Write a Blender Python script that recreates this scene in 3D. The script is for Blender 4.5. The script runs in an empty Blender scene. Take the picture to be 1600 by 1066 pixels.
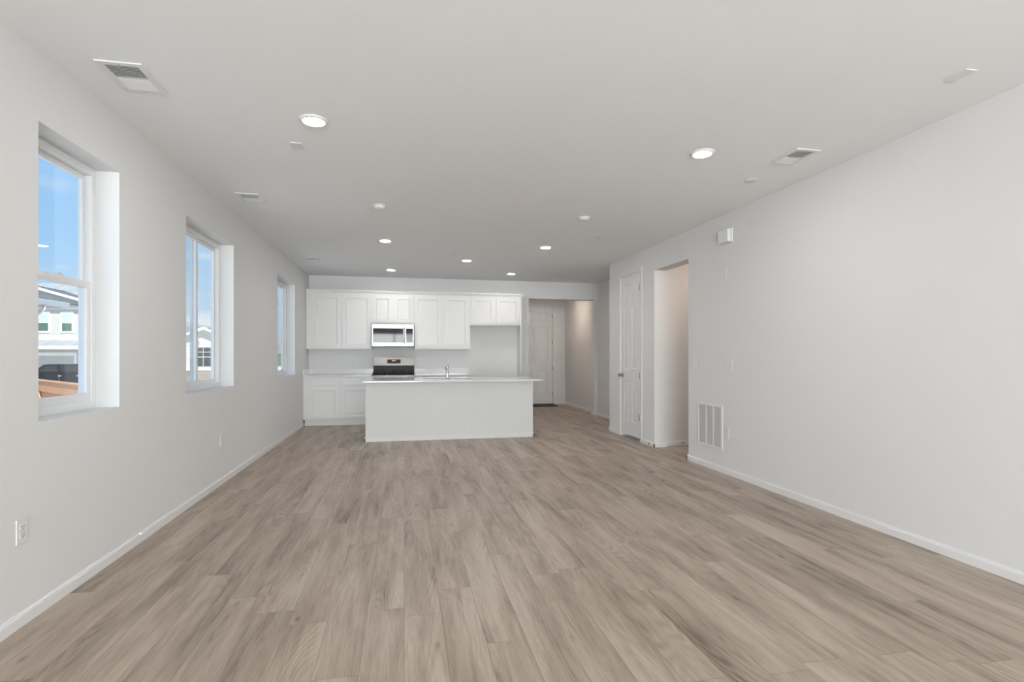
import bpy, bmesh, math, random
from mathutils import Vector, Matrix
random.seed(7)
C = bpy.context.scene.collection
sc = bpy.context.scene
PI = math.pi

# ------------------------------------------------------------------ camera
F = 825.0                      # focal length in pixels of the 1600 px wide frame
YAW = math.atan(168.5 / F)
cam = bpy.data.cameras.new('camera')
cam.sensor_width = 36.0
cam.lens = 36.0 * F / 1600.0
cam.shift_y = 21.4 / 1600.0
cam.clip_start = 0.05
cam.clip_end = 2000
camo = bpy.data.objects.new('camera', cam)
camo.location = (0, 0, 1.27)
camo.rotation_euler = (PI / 2, 0, -YAW)
C.objects.link(camo)
sc.camera = camo

# ------------------------------------------------------------------ view
sc.view_settings.view_transform = 'Standard'
sc.view_settings.look = 'None'
sc.view_settings.exposure = 0.0
sc.view_settings.gamma = 1.0
sc.view_settings.use_curve_mapping = False

# ------------------------------------------------------------------ sky
SKY = 1.1
w = bpy.data.worlds.new('sky')
sc.world = w
w.use_nodes = True
nt = w.node_tree
nt.nodes.clear()
out = nt.nodes.new('ShaderNodeOutputWorld')
bg = nt.nodes.new('ShaderNodeBackground')
tc = nt.nodes.new('ShaderNodeTexCoord')
sep = nt.nodes.new('ShaderNodeSeparateXYZ')
nt.links.new(tc.outputs['Generated'], sep.inputs[0])
grad = nt.nodes.new('ShaderNodeValToRGB')
nt.links.new(sep.outputs['Z'], grad.inputs[0])
cr = grad.color_ramp
cr.elements[0].position = 0.0
cr.elements[0].color = (0.62, 0.76, 0.88, 1)
cr.elements[1].position = 1.0
cr.elements[1].color = (0.10, 0.26, 0.62, 1)
e = cr.elements.new(0.16)
e.color = (0.36, 0.63, 0.95, 1)
e = cr.elements.new(0.45)
e.color = (0.24, 0.50, 0.92, 1)
mp = nt.nodes.new('ShaderNodeMapping')
mp.inputs['Scale'].default_value = (3.2, 3.2, 11.0)
nt.links.new(tc.outputs['Generated'], mp.inputs[0])
cl = nt.nodes.new('ShaderNodeTexNoise')
cl.inputs['Scale'].default_value = 1.6
cl.inputs['Detail'].default_value = 6
cl.inputs['Roughness'].default_value = 0.55
nt.links.new(mp.outputs[0], cl.inputs['Vector'])
cm = nt.nodes.new('ShaderNodeValToRGB')
cm.color_ramp.elements[0].position = 0.50
cm.color_ramp.elements[0].color = (0, 0, 0, 1)
cm.color_ramp.elements[1].position = 0.63
cm.color_ramp.elements[1].color = (1, 1, 1, 1)
nt.links.new(cl.outputs['Fac'], cm.inputs[0])
low = nt.nodes.new('ShaderNodeMapRange')
low.inputs['From Min'].default_value = 0.10
low.inputs['From Max'].default_value = 0.24
low.inputs['To Min'].default_value = 1.0
low.inputs['To Max'].default_value = 0.25
nt.links.new(sep.outputs['Z'], low.inputs['Value'])
mul = nt.nodes.new('ShaderNodeMath')
mul.operation = 'MULTIPLY'
nt.links.new(cm.outputs[0], mul.inputs[0])
nt.links.new(low.outputs[0], mul.inputs[1])
mixc = nt.nodes.new('ShaderNodeMixRGB')
nt.links.new(mul.outputs[0], mixc.inputs[0])
nt.links.new(grad.outputs[0], mixc.inputs[1])
mixc.inputs[2].default_value = (0.93, 0.95, 1.0, 1)
nt.links.new(mixc.outputs[0], bg.inputs['Color'])
bg.inputs['Strength'].default_value = SKY
nt.links.new(bg.outputs[0], out.inputs[0])

# ------------------------------------------------------------------ sun and added rear fill
def sun():
    L = bpy.data.lights.new('sun', 'SUN')
    L.energy = 6.0
    L.angle = math.radians(0.6)
    L.color = (1.0, 0.96, 0.90)
    o = bpy.data.objects.new('sun', L)
    d = Vector((-0.30, 0.62, -0.72))          # high sun, behind and to the right of the house
    o.rotation_euler = d.to_track_quat('-Z', 'Y').to_euler()
    o.location = (10, -20, 30)
    C.objects.link(o)
sun()

def area(name, loc, rot, sx, sy, power, color):
    L = bpy.data.lights.new(name, 'AREA')
    L.shape = 'RECTANGLE'
    L.size = sx
    L.size_y = sy
    L.energy = power
    L.color = color
    o = bpy.data.objects.new(name, L)
    o.location = loc
    o.rotation_euler = rot
    C.objects.link(o)
    return o
# added area lights behind the camera, filling the room through invented openings
area('added_fill_rear_left', (-0.45, -5.55, 1.25), (math.radians(118), 0, math.radians(-6)), 2.1, 2.3, 420, (0.97, 0.985, 1.0))
area('added_fill_rear_right', (2.00, -5.50, 1.70), (math.radians(108), 0, math.radians(-4)), 2.2, 1.45, 250, (0.97, 0.985, 1.0))

# ================================================================== materials
MATS = {}
def nodes(name):
    m = bpy.data.materials.new(name)
    m.use_nodes = True
    n = m.node_tree
    b = n.nodes['Principled BSDF']
    MATS[name] = m
    return m, n, b

def plain(name, col, rough=0.5, metal=0.0, bump=0.0, bscale=80, var=0.0, spec=0.5, coat=0.0):
    m, n, b = nodes(name)
    b.inputs['Base Color'].default_value = (*col, 1)
    b.inputs['Roughness'].default_value = rough
    b.inputs['Metallic'].default_value = metal
    b.inputs['Specular IOR Level'].default_value = spec
    b.inputs['Coat Weight'].default_value = coat
    t = n.nodes.new('ShaderNodeTexCoord')
    nz = n.nodes.new('ShaderNodeTexNoise')
    nz.inputs['Scale'].default_value = bscale
    nz.inputs['Detail'].default_value = 3
    n.links.new(t.outputs['Object'], nz.inputs['Vector'])
    if var > 0:
        r = n.nodes.new('ShaderNodeMapRange')
        r.inputs['To Min'].default_value = 1 - var
        r.inputs['To Max'].default_value = 1 + var
        n.links.new(nz.outputs['Fac'], r.inputs['Value'])
        mm = n.nodes.new('ShaderNodeVectorMath')
        mm.operation = 'SCALE'
        mm.inputs[0].default_value = col
        n.links.new(r.outputs[0], mm.inputs['Scale'])
        n.links.new(mm.outputs[0], b.inputs['Base Color'])
    if bump > 0:
        bp = n.nodes.new('ShaderNodeBump')
        bp.inputs['Strength'].default_value = bump
        bp.inputs['Distance'].default_value = 0.002
        n.links.new(nz.outputs['Fac'], bp.inputs['Height'])
        n.links.new(bp.outputs[0], b.inputs['Normal'])
    return m

plain('wall_paint', (0.785, 0.785, 0.78), 0.75, bump=0.25, bscale=90, spec=0.3)
plain('ceiling_paint', (0.92, 0.93, 0.94), 0.85, bump=0.25, bscale=70, spec=0.2)
plain('trim_paint', (0.81, 0.81, 0.81), 0.35)
plain('door_paint', (0.80, 0.80, 0.80), 0.4)
plain('cabinet_paint', (0.81, 0.81, 0.80), 0.38)
plain('vinyl_white', (0.88, 0.89, 0.90), 0.35)
plain('plastic_white', (0.80, 0.80, 0.795), 0.35)
plain('plastic_dark', (0.03, 0.03, 0.03), 0.4)
plain('slot_dark', (0.10, 0.10, 0.10), 0.6)
plain('stainless', (0.42, 0.41, 0.40), 0.34, metal=1.0, bump=0.06, bscale=18)
plain('chrome', (0.72, 0.71, 0.70), 0.12, metal=1.0)
plain('satin_nickel', (0.36, 0.34, 0.33), 0.32, metal=1.0)
plain('black_glass', (0.012, 0.012, 0.015), 0.04, spec=0.28)
plain('black_enamel', (0.010, 0.009, 0.009), 0.3, spec=0.12)
plain('cast_iron', (0.015, 0.014, 0.014), 0.55)
plain('quartz', (0.82, 0.82, 0.82), 0.10, var=0.03, bscale=140)
plain('vent_grey', (0.42, 0.42, 0.42), 0.6)
plain('duct_dark', (0.05, 0.05, 0.05), 0.8)
plain('mat_brown', (0.075, 0.045, 0.035), 0.9, bump=0.6, bscale=300, var=0.2)
plain('rubber', (0.10, 0.10, 0.10), 0.7)
plain('siding_trim', (0.90, 0.90, 0.87), 0.6)
plain('soffit_grey', (0.48, 0.50, 0.49), 0.7)
plain('garage_grey', (0.34, 0.36, 0.36), 0.6)
plain('house_glass_light', (0.50, 0.60, 0.62), 0.1)
plain('house_glass_dark', (0.10, 0.16, 0.12), 0.1)
plain('truck_black', (0.010, 0.011, 0.016), 0.25, spec=0.4)
plain('truck_glass', (0.03, 0.035, 0.04), 0.05)
plain('tire', (0.02, 0.02, 0.02), 0.8)
plain('gutter_white', (0.62, 0.63, 0.64), 0.4)
plain('stucco_cream', (0.72, 0.71, 0.64), 0.8, bump=0.3, bscale=20)
plain('dirt', (0.74, 0.71, 0.66), 0.95, bump=0.6, bscale=3, var=0.2)
plain('leaf', (0.10, 0.17, 0.06), 0.8, var=0.3, bscale=5)

def emis(name, col, s):
    m, n, b = nodes(name)
    b.inputs['Base Color'].default_value = (0.8, 0.8, 0.8, 1)
    b.inputs['Emission Color'].default_value = (*col, 1)
    b.inputs['Emission Strength'].default_value = s
    t = n.nodes.new('ShaderNodeTexCoord')
    nz = n.nodes.new('ShaderNodeTexNoise')
    nz.inputs['Scale'].default_value = 40
    n.links.new(t.outputs['Object'], nz.inputs['Vector'])
    r = n.nodes.new('ShaderNodeMapRange')
    r.inputs['To Min'].default_value = s * 0.97
    r.inputs['To Max'].default_value = s * 1.03
    n.links.new(nz.outputs['Fac'], r.inputs['Value'])
    n.links.new(r.outputs[0], b.inputs['Emission Strength'])
emis('lamp_diffuser', (1.0, 0.98, 0.95), 190)
emis('lamp_kitchen', (1.0, 0.98, 0.95), 150)
emis('lamp_warm', (1.0, 0.80, 0.66), 240)
emis('display_orange', (1.0, 0.35, 0.12), 3)

def glass():
    m = bpy.data.materials.new('window_glass')
    m.use_nodes = True
    n = m.node_tree
    n.nodes.clear()
    o = n.nodes.new('ShaderNodeOutputMaterial')
    tr = n.nodes.new('ShaderNodeBsdfTransparent')
    tr.inputs[0].default_value = (0.97, 0.985, 0.98, 1)
    gl = n.nodes.new('ShaderNodeBsdfGlossy')
    gl.inputs['Roughness'].default_value = 0.01
    lw = n.nodes.new('ShaderNodeLayerWeight')
    lw.inputs['Blend'].default_value = 0.5
    pw = n.nodes.new('ShaderNodeMath')
    pw.operation = 'POWER'
    pw.inputs[1].default_value = 5.0
    sc_ = n.nodes.new('ShaderNodeMath')
    sc_.operation = 'MULTIPLY_ADD'
    sc_.inputs[1].default_value = 0.9
    sc_.inputs[2].default_value = 0.035
    n.links.new(lw.outputs['Facing'], pw.inputs[0])
    mx = n.nodes.new('ShaderNodeMixShader')
    n.links.new(pw.outputs[0], sc_.inputs[0])
    n.links.new(sc_.outputs[0], mx.inputs[0])
    n.links.new(tr.outputs[0], mx.inputs[1])
    n.links.new(gl.outputs[0], mx.inputs[2])
    n.links.new(mx.outputs[0], o.inputs[0])
    MATS['window_glass'] = m
glass()

def math_node(n, op, a, b=None):
    q = n.nodes.new('ShaderNodeMath')
    q.operation = op
    for i, v in enumerate((a, b)):
        if v is None:
            continue
        if isinstance(v, (int, float)):
            q.inputs[i].default_value = v
        else:
            n.links.new(v, q.inputs[i])
    return q.outputs[0]

def plank_floor():
    m, n, b = nodes('vinyl_plank')
    W_, L_ = 0.178, 1.50
    t = n.nodes.new('ShaderNodeTexCoord')
    s = n.nodes.new('ShaderNodeSeparateXYZ')
    n.links.new(t.outputs['Object'], s.inputs[0])
    X, Y = s.outputs['X'], s.outputs['Y']
    cx = math_node(n, 'DIVIDE', X, W_)
    col = math_node(n, 'FLOOR', cx)
    wn = n.nodes.new('ShaderNodeTexWhiteNoise')
    wn.noise_dimensions = '1D'
    n.links.new(col, wn.inputs['W'])
    cy = math_node(n, 'ADD', math_node(n, 'DIVIDE', Y, L_), math_node(n, 'MULTIPLY', wn.outputs['Value'], 7.31))
    row = math_node(n, 'FLOOR', cy)
    idv = n.nodes.new('ShaderNodeCombineXYZ')
    n.links.new(col, idv.inputs[0])
    n.links.new(row, idv.inputs[1])
    w2 = n.nodes.new('ShaderNodeTexWhiteNoise')
    w2.noise_dimensions = '3D'
    n.links.new(idv.outputs[0], w2.inputs['Vector'])
    ws = n.nodes.new('ShaderNodeSeparateXYZ')
    n.links.new(w2.outputs['Color'], ws.inputs[0])
    r1, r2, r3 = ws.outputs
    # texture coordinates: shifted per plank so the grain never crosses a joint
    def vec(sx, sy, k):
        v = n.nodes.new('ShaderNodeCombineXYZ')
        n.links.new(math_node(n, 'ADD', math_node(n, 'MULTIPLY', X, sx), math_node(n, 'MULTIPLY', r1, 31.0 + k)), v.inputs[0])
        n.links.new(math_node(n, 'ADD', math_node(n, 'MULTIPLY', Y, sy), math_node(n, 'MULTIPLY', r2, 57.0)), v.inputs[1])
        n.links.new(math_node(n, 'MULTIPLY', r3, 19.0), v.inputs[2])
        return v.outputs[0]
    def noise(v, detail, rough=0.5, dist=0.0):
        q = n.nodes.new('ShaderNodeTexNoise')
        q.inputs['Scale'].default_value = 1.0
        q.inputs['Detail'].default_value = detail
        q.inputs['Roughness'].default_value = rough
        q.inputs['Distortion'].default_value = dist
        n.links.new(v, q.inputs['Vector'])
        return q.outputs['Fac']
    smoke = noise(vec(8.0, 1.0, 0), 4, 0.55, 0.5)
    fine = noise(vec(190.0, 7.0, 3), 3, 0.6)
    mid = noise(vec(45.0, 2.2, 5), 4, 0.6, 0.3)
    ringf = noise(vec(5.5, 0.8, 9), 1, 0.3)
    rings = math_node(n, 'SINE', math_node(n, 'MULTIPLY', ringf, 150.0))
    ringmask = n.nodes.new('ShaderNodeMapRange')
    ringmask.inputs['From Min'].default_value = 0.50
    ringmask.inputs['From Max'].default_value = 0.66
    n.links.new(noise(vec(7.0, 1.1, 13), 2), ringmask.inputs['Value'])
    # darkness value
    def rng(v, a, b_, c, d):
        q = n.nodes.new('ShaderNodeMapRange')
        q.inputs['From Min'].default_value = a
        q.inputs['From Max'].default_value = b_
        q.inputs['To Min'].default_value = c
        q.inputs['To Max'].default_value = d
        n.links.new(v, q.inputs['Value'])
        return q.outputs[0]
    val = rng(smoke, 0.33, 0.68, -0.02, 0.68)
    val = math_node(n, 'ADD', val, rng(mid, 0.28, 0.72, -0.13, 0.15))
    val = math_node(n, 'ADD', val, rng(fine, 0.28, 0.72, -0.17, 0.17))
    val = math_node(n, 'ADD', val, math_node(n, 'MULTIPLY', math_node(n, 'MULTIPLY', rings, ringmask.outputs[0]), 0.14))
    val = math_node(n, 'ADD', val, rng(r3, 0.0, 1.0, -0.06, 0.22))
    # small knots
    vo = n.nodes.new('ShaderNodeTexVoronoi')
    vo.inputs['Scale'].default_value = 1.0
    n.links.new(vec(5.0, 1.9, 21), vo.inputs['Vector'])
    val = math_node(n, 'ADD', val, rng(vo.outputs['Distance'], 0.02, 0.085, 0.45, 0.0))
    ramp = n.nodes.new('ShaderNodeValToRGB')
    n.links.new(val, ramp.inputs[0])
    rr = ramp.color_ramp
    rr.elements[0].position = 0.0
    rr.elements[0].color = (0.500, 0.416, 0.344, 1)
    rr.elements[1].position = 1.0
    rr.elements[1].color = (0.165, 0.120, 0.090, 1)
    e = rr.elements.new(0.38)
    e.color = (0.395, 0.316, 0.251, 1)
    e = rr.elements.new(0.70)
    e.color = (0.300, 0.234, 0.185, 1)
    # joints
    fx = math_node(n, 'FRACT', cx)
    fy = math_node(n, 'FRACT', cy)
    ex = math_node(n, 'MULTIPLY', math_node(n, 'MINIMUM', fx, math_node(n, 'SUBTRACT', 1.0, fx)), W_)
    ey = math_node(n, 'MULTIPLY', math_node(n, 'MINIMUM', fy, math_node(n, 'SUBTRACT', 1.0, fy)), L_)
    ed = math_node(n, 'MINIMUM', ex, ey)
    seam = rng(ed, 0.0004, 0.0018, 0.55, 1.0)
    sm = n.nodes.new('ShaderNodeVectorMath')
    sm.operation = 'SCALE'
    n.links.new(ramp.outputs[0], sm.inputs[0])
    n.links.new(seam, sm.inputs['Scale'])
    n.links.new(sm.outputs[0], b.inputs['Base Color'])
    b.inputs['Specular IOR Level'].default_value = 0.45
    n.links.new(rng(fine, 0.3, 0.7, 0.34, 0.46), b.inputs['Roughness'])
    bp = n.nodes.new('ShaderNodeBump')
    bp.inputs['Strength'].default_value = 0.25
    bp.inputs['Distance'].default_value = 0.001
    n.links.new(math_node(n, 'ADD', math_node(n, 'MULTIPLY', fine, 0.3), seam), bp.inputs['Height'])
    n.links.new(bp.outputs[0], b.inputs['Normal'])
plank_floor()

def striped(name, col, pitch, axis='Z', dark=0.55, frac=0.12, rough=0.7, var=0.1, joint=None):
    """boards / courses: thin dark line every pitch metres along one axis"""
    m, n, b = nodes(name)
    t = n.nodes.new('ShaderNodeTexCoord')
    s = n.nodes.new('ShaderNodeSeparateXYZ')
    n.links.new(t.outputs['Object'], s.inputs[0])
    q = math_node(n, 'DIVIDE', s.outputs[axis], pitch)
    f = math_node(n, 'FRACT', q)
    line = math_node(n, 'LESS_THAN', f, frac)
    wn = n.nodes.new('ShaderNodeTexWhiteNoise')
    wn.noise_dimensions = '1D'
    n.links.new(math_node(n, 'FLOOR', q), wn.inputs['W'])
    nz = n.nodes.new('ShaderNodeTexNoise')
    nz.inputs['Scale'].default_value = 6
    nz.inputs['Detail'].default_value = 4
    n.links.new(t.outputs['Object'], nz.inputs['Vector'])
    k = math_node(n, 'ADD', math_node(n, 'MULTIPLY', wn.outputs['Value'], var), math_node(n, 'MULTIPLY', nz.outputs['Fac'], var * 1.5))
    k = math_node(n, 'ADD', k, 1.0 - var)
    k = math_node(n, 'MULTIPLY', k, math_node(n, 'SUBTRACT', 1.0, math_node(n, 'MULTIPLY', line, 1 - dark)))
    sm = n.nodes.new('ShaderNodeVectorMath')
    sm.operation = 'SCALE'
    sm.inputs[0].default_value = col
    n.links.new(k, sm.inputs['Scale'])
    n.links.new(sm.outputs[0], b.inputs['Base Color'])
    b.inputs['Roughness'].default_value = rough
striped('siding_grey', (0.58, 0.575, 0.53), 0.16, 'Z', 0.75, 0.12, var=0.03)
striped('shingle', (0.13, 0.135, 0.145), 0.14, 'Y', 0.7, 0.15, rough=0.9, var=0.3)
striped('shingle_light', (0.38, 0.39, 0.40), 0.14, 'X', 0.75, 0.15, rough=0.9, var=0.25)
striped('cedar', (0.62, 0.36, 0.215), 0.14, 'Z', 0.6, 0.05, rough=0.75, var=0.22)
striped('stone_veneer', (0.33, 0.28, 0.23), 0.12, 'Z', 0.6, 0.12, rough=0.9, var=0.4)
striped('garage_panel', (0.52, 0.54, 0.53), 0.55, 'Z', 0.75, 0.04, var=0.03)

# ================================================================== mesh helpers
class MB:
    def __init__(self):
        self.bm = bmesh.new()
    def _merge(self, t):
        vm = {v: self.bm.verts.new(v.co) for v in t.verts}
        for f in t.faces:
            try:
                nf = self.bm.faces.new([vm[v] for v in f.verts])
                nf.smooth = f.smooth
            except ValueError:
                pass
        t.free()
    def box(self, x0, x1, y0, y1, z0, z1, bev=0.0, rot=None, piv=None):
        t = bmesh.new()
        bmesh.ops.create_cube(t, size=1.0)
        x0, x1 = min(x0, x1), max(x0, x1)
        y0, y1 = min(y0, y1), max(y0, y1)
        z0, z1 = min(z0, z1), max(z0, z1)
        for v in t.verts:
            v.co = Vector(((x0 + x1) / 2 + v.co.x * (x1 - x0), (y0 + y1) / 2 + v.co.y * (y1 - y0), (z0 + z1) / 2 + v.co.z * (z1 - z0)))
        if bev > 0:
            bmesh.ops.bevel(t, geom=list(t.edges), offset=bev, segments=2, affect='EDGES', profile=0.5)
        if rot is not None:
            p = Vector(piv) if piv else Vector(((x0 + x1) / 2, (y0 + y1) / 2, (z0 + z1) / 2))
            for v in t.verts:
                v.co = rot @ (v.co - p) + p
        self._merge(t)
        return self
    def lathe(self, prof, c, axis='Z', seg=32, sx=1.0, sy=1.0):
        """prof: (radius, height) pairs, revolved about axis through c"""
        t = bmesh.new()
        rings = []
        for r, h in prof:
            ring = []
            if r < 1e-6:
                ring = [t.verts.new((0, 0, h))]
            else:
                for i in range(seg):
                    a = 2 * PI * i / seg
                    ring.append(t.verts.new((r * math.cos(a) * sx, r * math.sin(a) * sy, h)))
            rings.append(ring)
        for a, b in zip(rings, rings[1:]):
            for i in range(seg):
                j = (i + 1) % seg
                if len(a) == 1 and len(b) == 1:
                    continue
                if len(a) == 1:
                    f = t.faces.new((a[0], b[i], b[j]))
                elif len(b) == 1:
                    f = t.faces.new((a[i], a[j], b[0]))
                else:
                    f = t.faces.new((a[i], a[j], b[j], b[i]))
                f.smooth = True
        R = {'Z': Matrix.Identity(3), 'X': Matrix.Rotation(PI / 2, 3, 'Y'), 'Y': Matrix.Rotation(-PI / 2, 3, 'X'), '-X': Matrix.Rotation(-PI / 2, 3, 'Y'), '-Y': Matrix.Rotation(PI / 2, 3, 'X')}[axis]
        for v in t.verts:
            v.co = R @ v.co + Vector(c)
        bmesh.ops.recalc_face_normals(t, faces=t.faces)
        self._merge(t)
        return self
    def tube(self, pts, r, seg=12, closed=True):
        pts = [Vector(p) for p in pts]
        rad = r if isinstance(r, (list, tuple)) else [r] * len(pts)
        t = bmesh.new()
        rings = []
        up = Vector((0, 0, 1))
        prev = None
        for i, p in enumerate(pts):
            d = (pts[min(i + 1, len(pts) - 1)] - pts[max(i - 1, 0)]).normalized()
            if prev is None:
                a = d.orthogonal().normalized()
            else:
                a = (prev - d * prev.dot(d)).normalized()
            prev = a
            b = d.cross(a)
            rings.append([t.verts.new(p + (a * math.cos(2 * PI * k / seg) + b * math.sin(2 * PI * k / seg)) * rad[i]) for k in range(seg)])
        for a, b in zip(rings, rings[1:]):
            for i in range(seg):
                j = (i + 1) % seg
                f = t.faces.new((a[i], a[j], b[j], b[i]))
                f.smooth = True
        t.faces.new(rings[0][::-1])
        t.faces.new(rings[-1])
        bmesh.ops.recalc_face_normals(t, faces=t.faces)
        self._merge(t)
        return self
    def prism(self, poly, axis, a, b):
        """poly: 2D points; extruded along axis from a to b. axis X: (y,z), Y: (x,z), Z: (x,y)"""
        t = bmesh.new()
        def P(p, q):
            return {'X': (q, p[0], p[1]), 'Y': (p[0], q, p[1]), 'Z': (p[0], p[1], q)}[axis]
        A = [t.verts.new(P(p, a)) for p in poly]
        B = [t.verts.new(P(p, b)) for p in poly]
        t.faces.new(A)
        t.faces.new(B[::-1])
        for i in range(len(poly)):
            j = (i + 1) % len(poly)
            t.faces.new((A[i], B[i], B[j], A[j]))
        bmesh.ops.recalc_face_normals(t, faces=t.faces)
        self._merge(t)
        return self
    def panel_slab(self, mp, u0, u1, v0, v1, thick, panels, steps):
        """a slab whose front face carries recessed panels.
        mp(u, v, d) -> world, d = depth behind the front; panels: rects; steps: [(inset, depth), ...]"""
        t = bmesh.new()
        us = sorted({u0, u1, *[p[0] for p in panels], *[p[1] for p in panels]})
        vs = sorted({v0, v1, *[p[2] for p in panels], *[p[3] for p in panels]})
        V = {}
        def vert(u, v, d):
            k = (round(u, 5), round(v, 5), round(d, 5))
            if k not in V:
                V[k] = t.verts.new(mp(u, v, d))
            return V[k]
        for i in range(len(us) - 1):
            for j in range(len(vs) - 1):
                cu, cv = (us[i] + us[i + 1]) / 2, (vs[j] + vs[j + 1]) / 2
                if any(p[0] < cu < p[1] and p[2] < cv < p[3] for p in panels):
                    continue
                t.faces.new((vert(us[i], vs[j], 0), vert(us[i + 1], vs[j], 0), vert(us[i + 1], vs[j + 1], 0), vert(us[i], vs[j + 1], 0)))
        for p in panels:
            # the outline vertices that already lie on this rect
            prev = None
            full = [(0.0, 0.0)] + list(steps)
            for (ins, dep) in full:
                a, b_, c, d_ = p[0] + ins, p[1] - ins, p[2] + ins, p[3] - ins
                ring = [vert(a, c, dep), vert(b_, c, dep), vert(b_, d_, dep), vert(a, d_, dep)]
                if prev:
                    for k in range(4):
                        l = (k + 1) % 4
                        try:
                            t.faces.new((prev[k], prev[l], ring[l], ring[k]))
                        except ValueError:
                            pass
                prev = ring
            t.faces.new(prev)
        # sides and back
        c0 = [vert(u0, v0, 0), vert(u1, v0, 0), vert(u1, v1, 0), vert(u0, v1, 0)]
        c1 = [vert(u0, v0, thick), vert(u1, v0, thick), vert(u1, v1, thick), vert(u0, v1, thick)]
        for k in range(4):
            l = (k + 1) % 4
            t.faces.new((c0[k], c1[k], c1[l], c0[l]))
        t.faces.new(c1[::-1])
        bmesh.ops.recalc_face_normals(t, faces=t.faces)
        self._merge(t)
        return self
    def build(self, name, mat, parent=None):
        me = bpy.data.meshes.new(name)
        off = Vector((0, 0, 0))
        p = parent
        while p is not None:
            off += Vector(p.location)
            p = p.parent
        for v in self.bm.verts:
            v.co -= off
        self.bm.to_mesh(me)
        self.bm.free()
        me.materials.append(MATS[mat])
        o = bpy.data.objects.new(name, me)
        C.objects.link(o)
        o.parent = parent
        return o

def tag(o, label, cat, group=None):
    o['label'] = label
    o['category'] = cat
    if group:
        o['group'] = group
    return o
def thing(name, loc, label, cat, group=None):
    o = bpy.data.objects.new(name, None)
    o.empty_display_size = 0.05
    o.location = loc
    C.objects.link(o)
    return tag(o, label, cat, group)
def struct(name, mb, mat, parent=None):
    o = mb.build(name, mat, parent)
    if parent is None:
        o['kind'] = 'structure'
    return o
def struct_root(name, loc):
    o = bpy.data.objects.new(name, None)
    o.location = loc
    C.objects.link(o)
    o['kind'] = 'structure'
    return o
def dup(root, loc, label=None, group=None):
    r = root.copy()
    C.objects.link(r)
    r.location = loc
    if label:
        r['label'] = label
    if group:
        r['group'] = group
    for ch in list(root.children):
        c = ch.copy()
        C.objects.link(c)
        c.parent = r
        for g in list(ch.children):
            d = g.copy()
            C.objects.link(d)
            d.parent = c
    return r

# ================================================================== the shell
CEIL = 2.77
XL, XR, XK = -1.76, 3.36, 3.99      # left wall, right wall, kitchen right wall
YB, YREAR = 10.52, -5.00            # kitchen back wall, wall behind the camera
WT = 0.21                           # exterior wall thickness

struct('floor', MB().box(XL - WT, 6.3, YREAR - 0.15, 13.35, -0.2, 0), 'vinyl_plank')
struct('ceiling', MB().box(XL - WT, 6.3, YREAR - 0.15, 13.35, CEIL, CEIL + 0.2), 'ceiling_paint')

# left wall with three window openings
WIN = [(3.006, 3.759), (4.802, 6.035), (8.0, 9.231)]
WZ0, WZ1 = 0.94, 2.42
m = MB()
y = YREAR
for a, b in WIN:
    m.box(XL - WT, XL, y, a, 0, CEIL)
    m.box(XL - WT, XL, a, b, 0, WZ0)
    m.box(XL - WT, XL, a, b, WZ1, CEIL)
    y = b
m.box(XL - WT, XL, y, YB + 0.17, 0, CEIL)
struct('wall_left', m, 'wall_paint')

# kitchen back wall with the foyer opening
OX0, OX1, OZ = 2.50, 3.92, 2.42
m = MB()
m.box(XL - WT, OX0, YB, YB + 0.17, 0, CEIL)
m.box(OX0, OX1, YB, YB + 0.17, OZ, CEIL)
m.box(OX1, 4.24, YB, YB + 0.17, 0, CEIL)
struct('wall_back', m, 'wall_paint')

# right wall, hallway opening and pantry door opening
PD0, PD1, PDZ = 7.135, 7.86, 2.495
m = MB()
m.box(XR, XR + 0.18, YREAR, 5.815, 0, CEIL)
m.box(XR, XR + 0.18, 5.815, 6.70, 2.43, CEIL)
m.box(XR, XR + 0.18, 6.70, PD0, 0, CEIL)
m.box(XR, XR + 0.18, PD0, PD1, PDZ, CEIL)
m.box(XR, XR + 0.18, PD1, 8.31, 0, CEIL)
struct('wall_right', m, 'wall_paint')
m = MB()
m.box(XR + 0.18, XK + 0.12, 8.19, 8.31, 0, CEIL)
m.box(XK, XK + 0.12, 8.31, YB, 0, CEIL)
struct('wall_kitchen_right', m, 'wall_paint')
m = MB()
m.box(XR + 0.18, 6.1, 6.79, 6.91, 0, CEIL)
m.box(XR + 0.18, 6.1, 5.55, 5.67, 0, CEIL)
m.box(6.1, 6.22, 5.55, 6.91, 0, CEIL)
m.box(XR + 0.18, XK + 0.12, 6.91, 6.95, 0, CEIL)
struct('wall_hallway', m, 'wall_paint')
m = MB()
m.box(4.07, 4.19, YB + 0.17, 13.07, 0, CEIL)          # right
m.box(2.15, 2.27, YB + 0.17, 13.07, 0, CEIL)          # left
m.box(2.15, 2.80, 13.07, 13.24, 0, CEIL)
m.box(2.80, 3.752, 13.07, 13.24, 2.515, CEIL)
m.box(3.752, 4.19, 13.07, 13.24, 0, CEIL)
struct('wall_foyer', m, 'wall_paint')
# wall behind the camera, its openings invented for the added fill lights
m = MB()
ya_, yb2 = YREAR - 0.15, YREAR
m.box(XL - WT, -1.5, ya_, yb2, 0, CEIL)
m.box(-1.5, 0.6, ya_, yb2, 2.42, CEIL)
m.box(0.6, 0.9, ya_, yb2, 0, CEIL)
m.box(0.9, 3.1, ya_, yb2, 0, 0.94)
m.box(0.9, 3.1, ya_, yb2, 2.42, CEIL)
m.box(3.1, 6.2, ya_, yb2, 0, CEIL)
struct('wall_rear', m, 'wall_paint')

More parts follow.
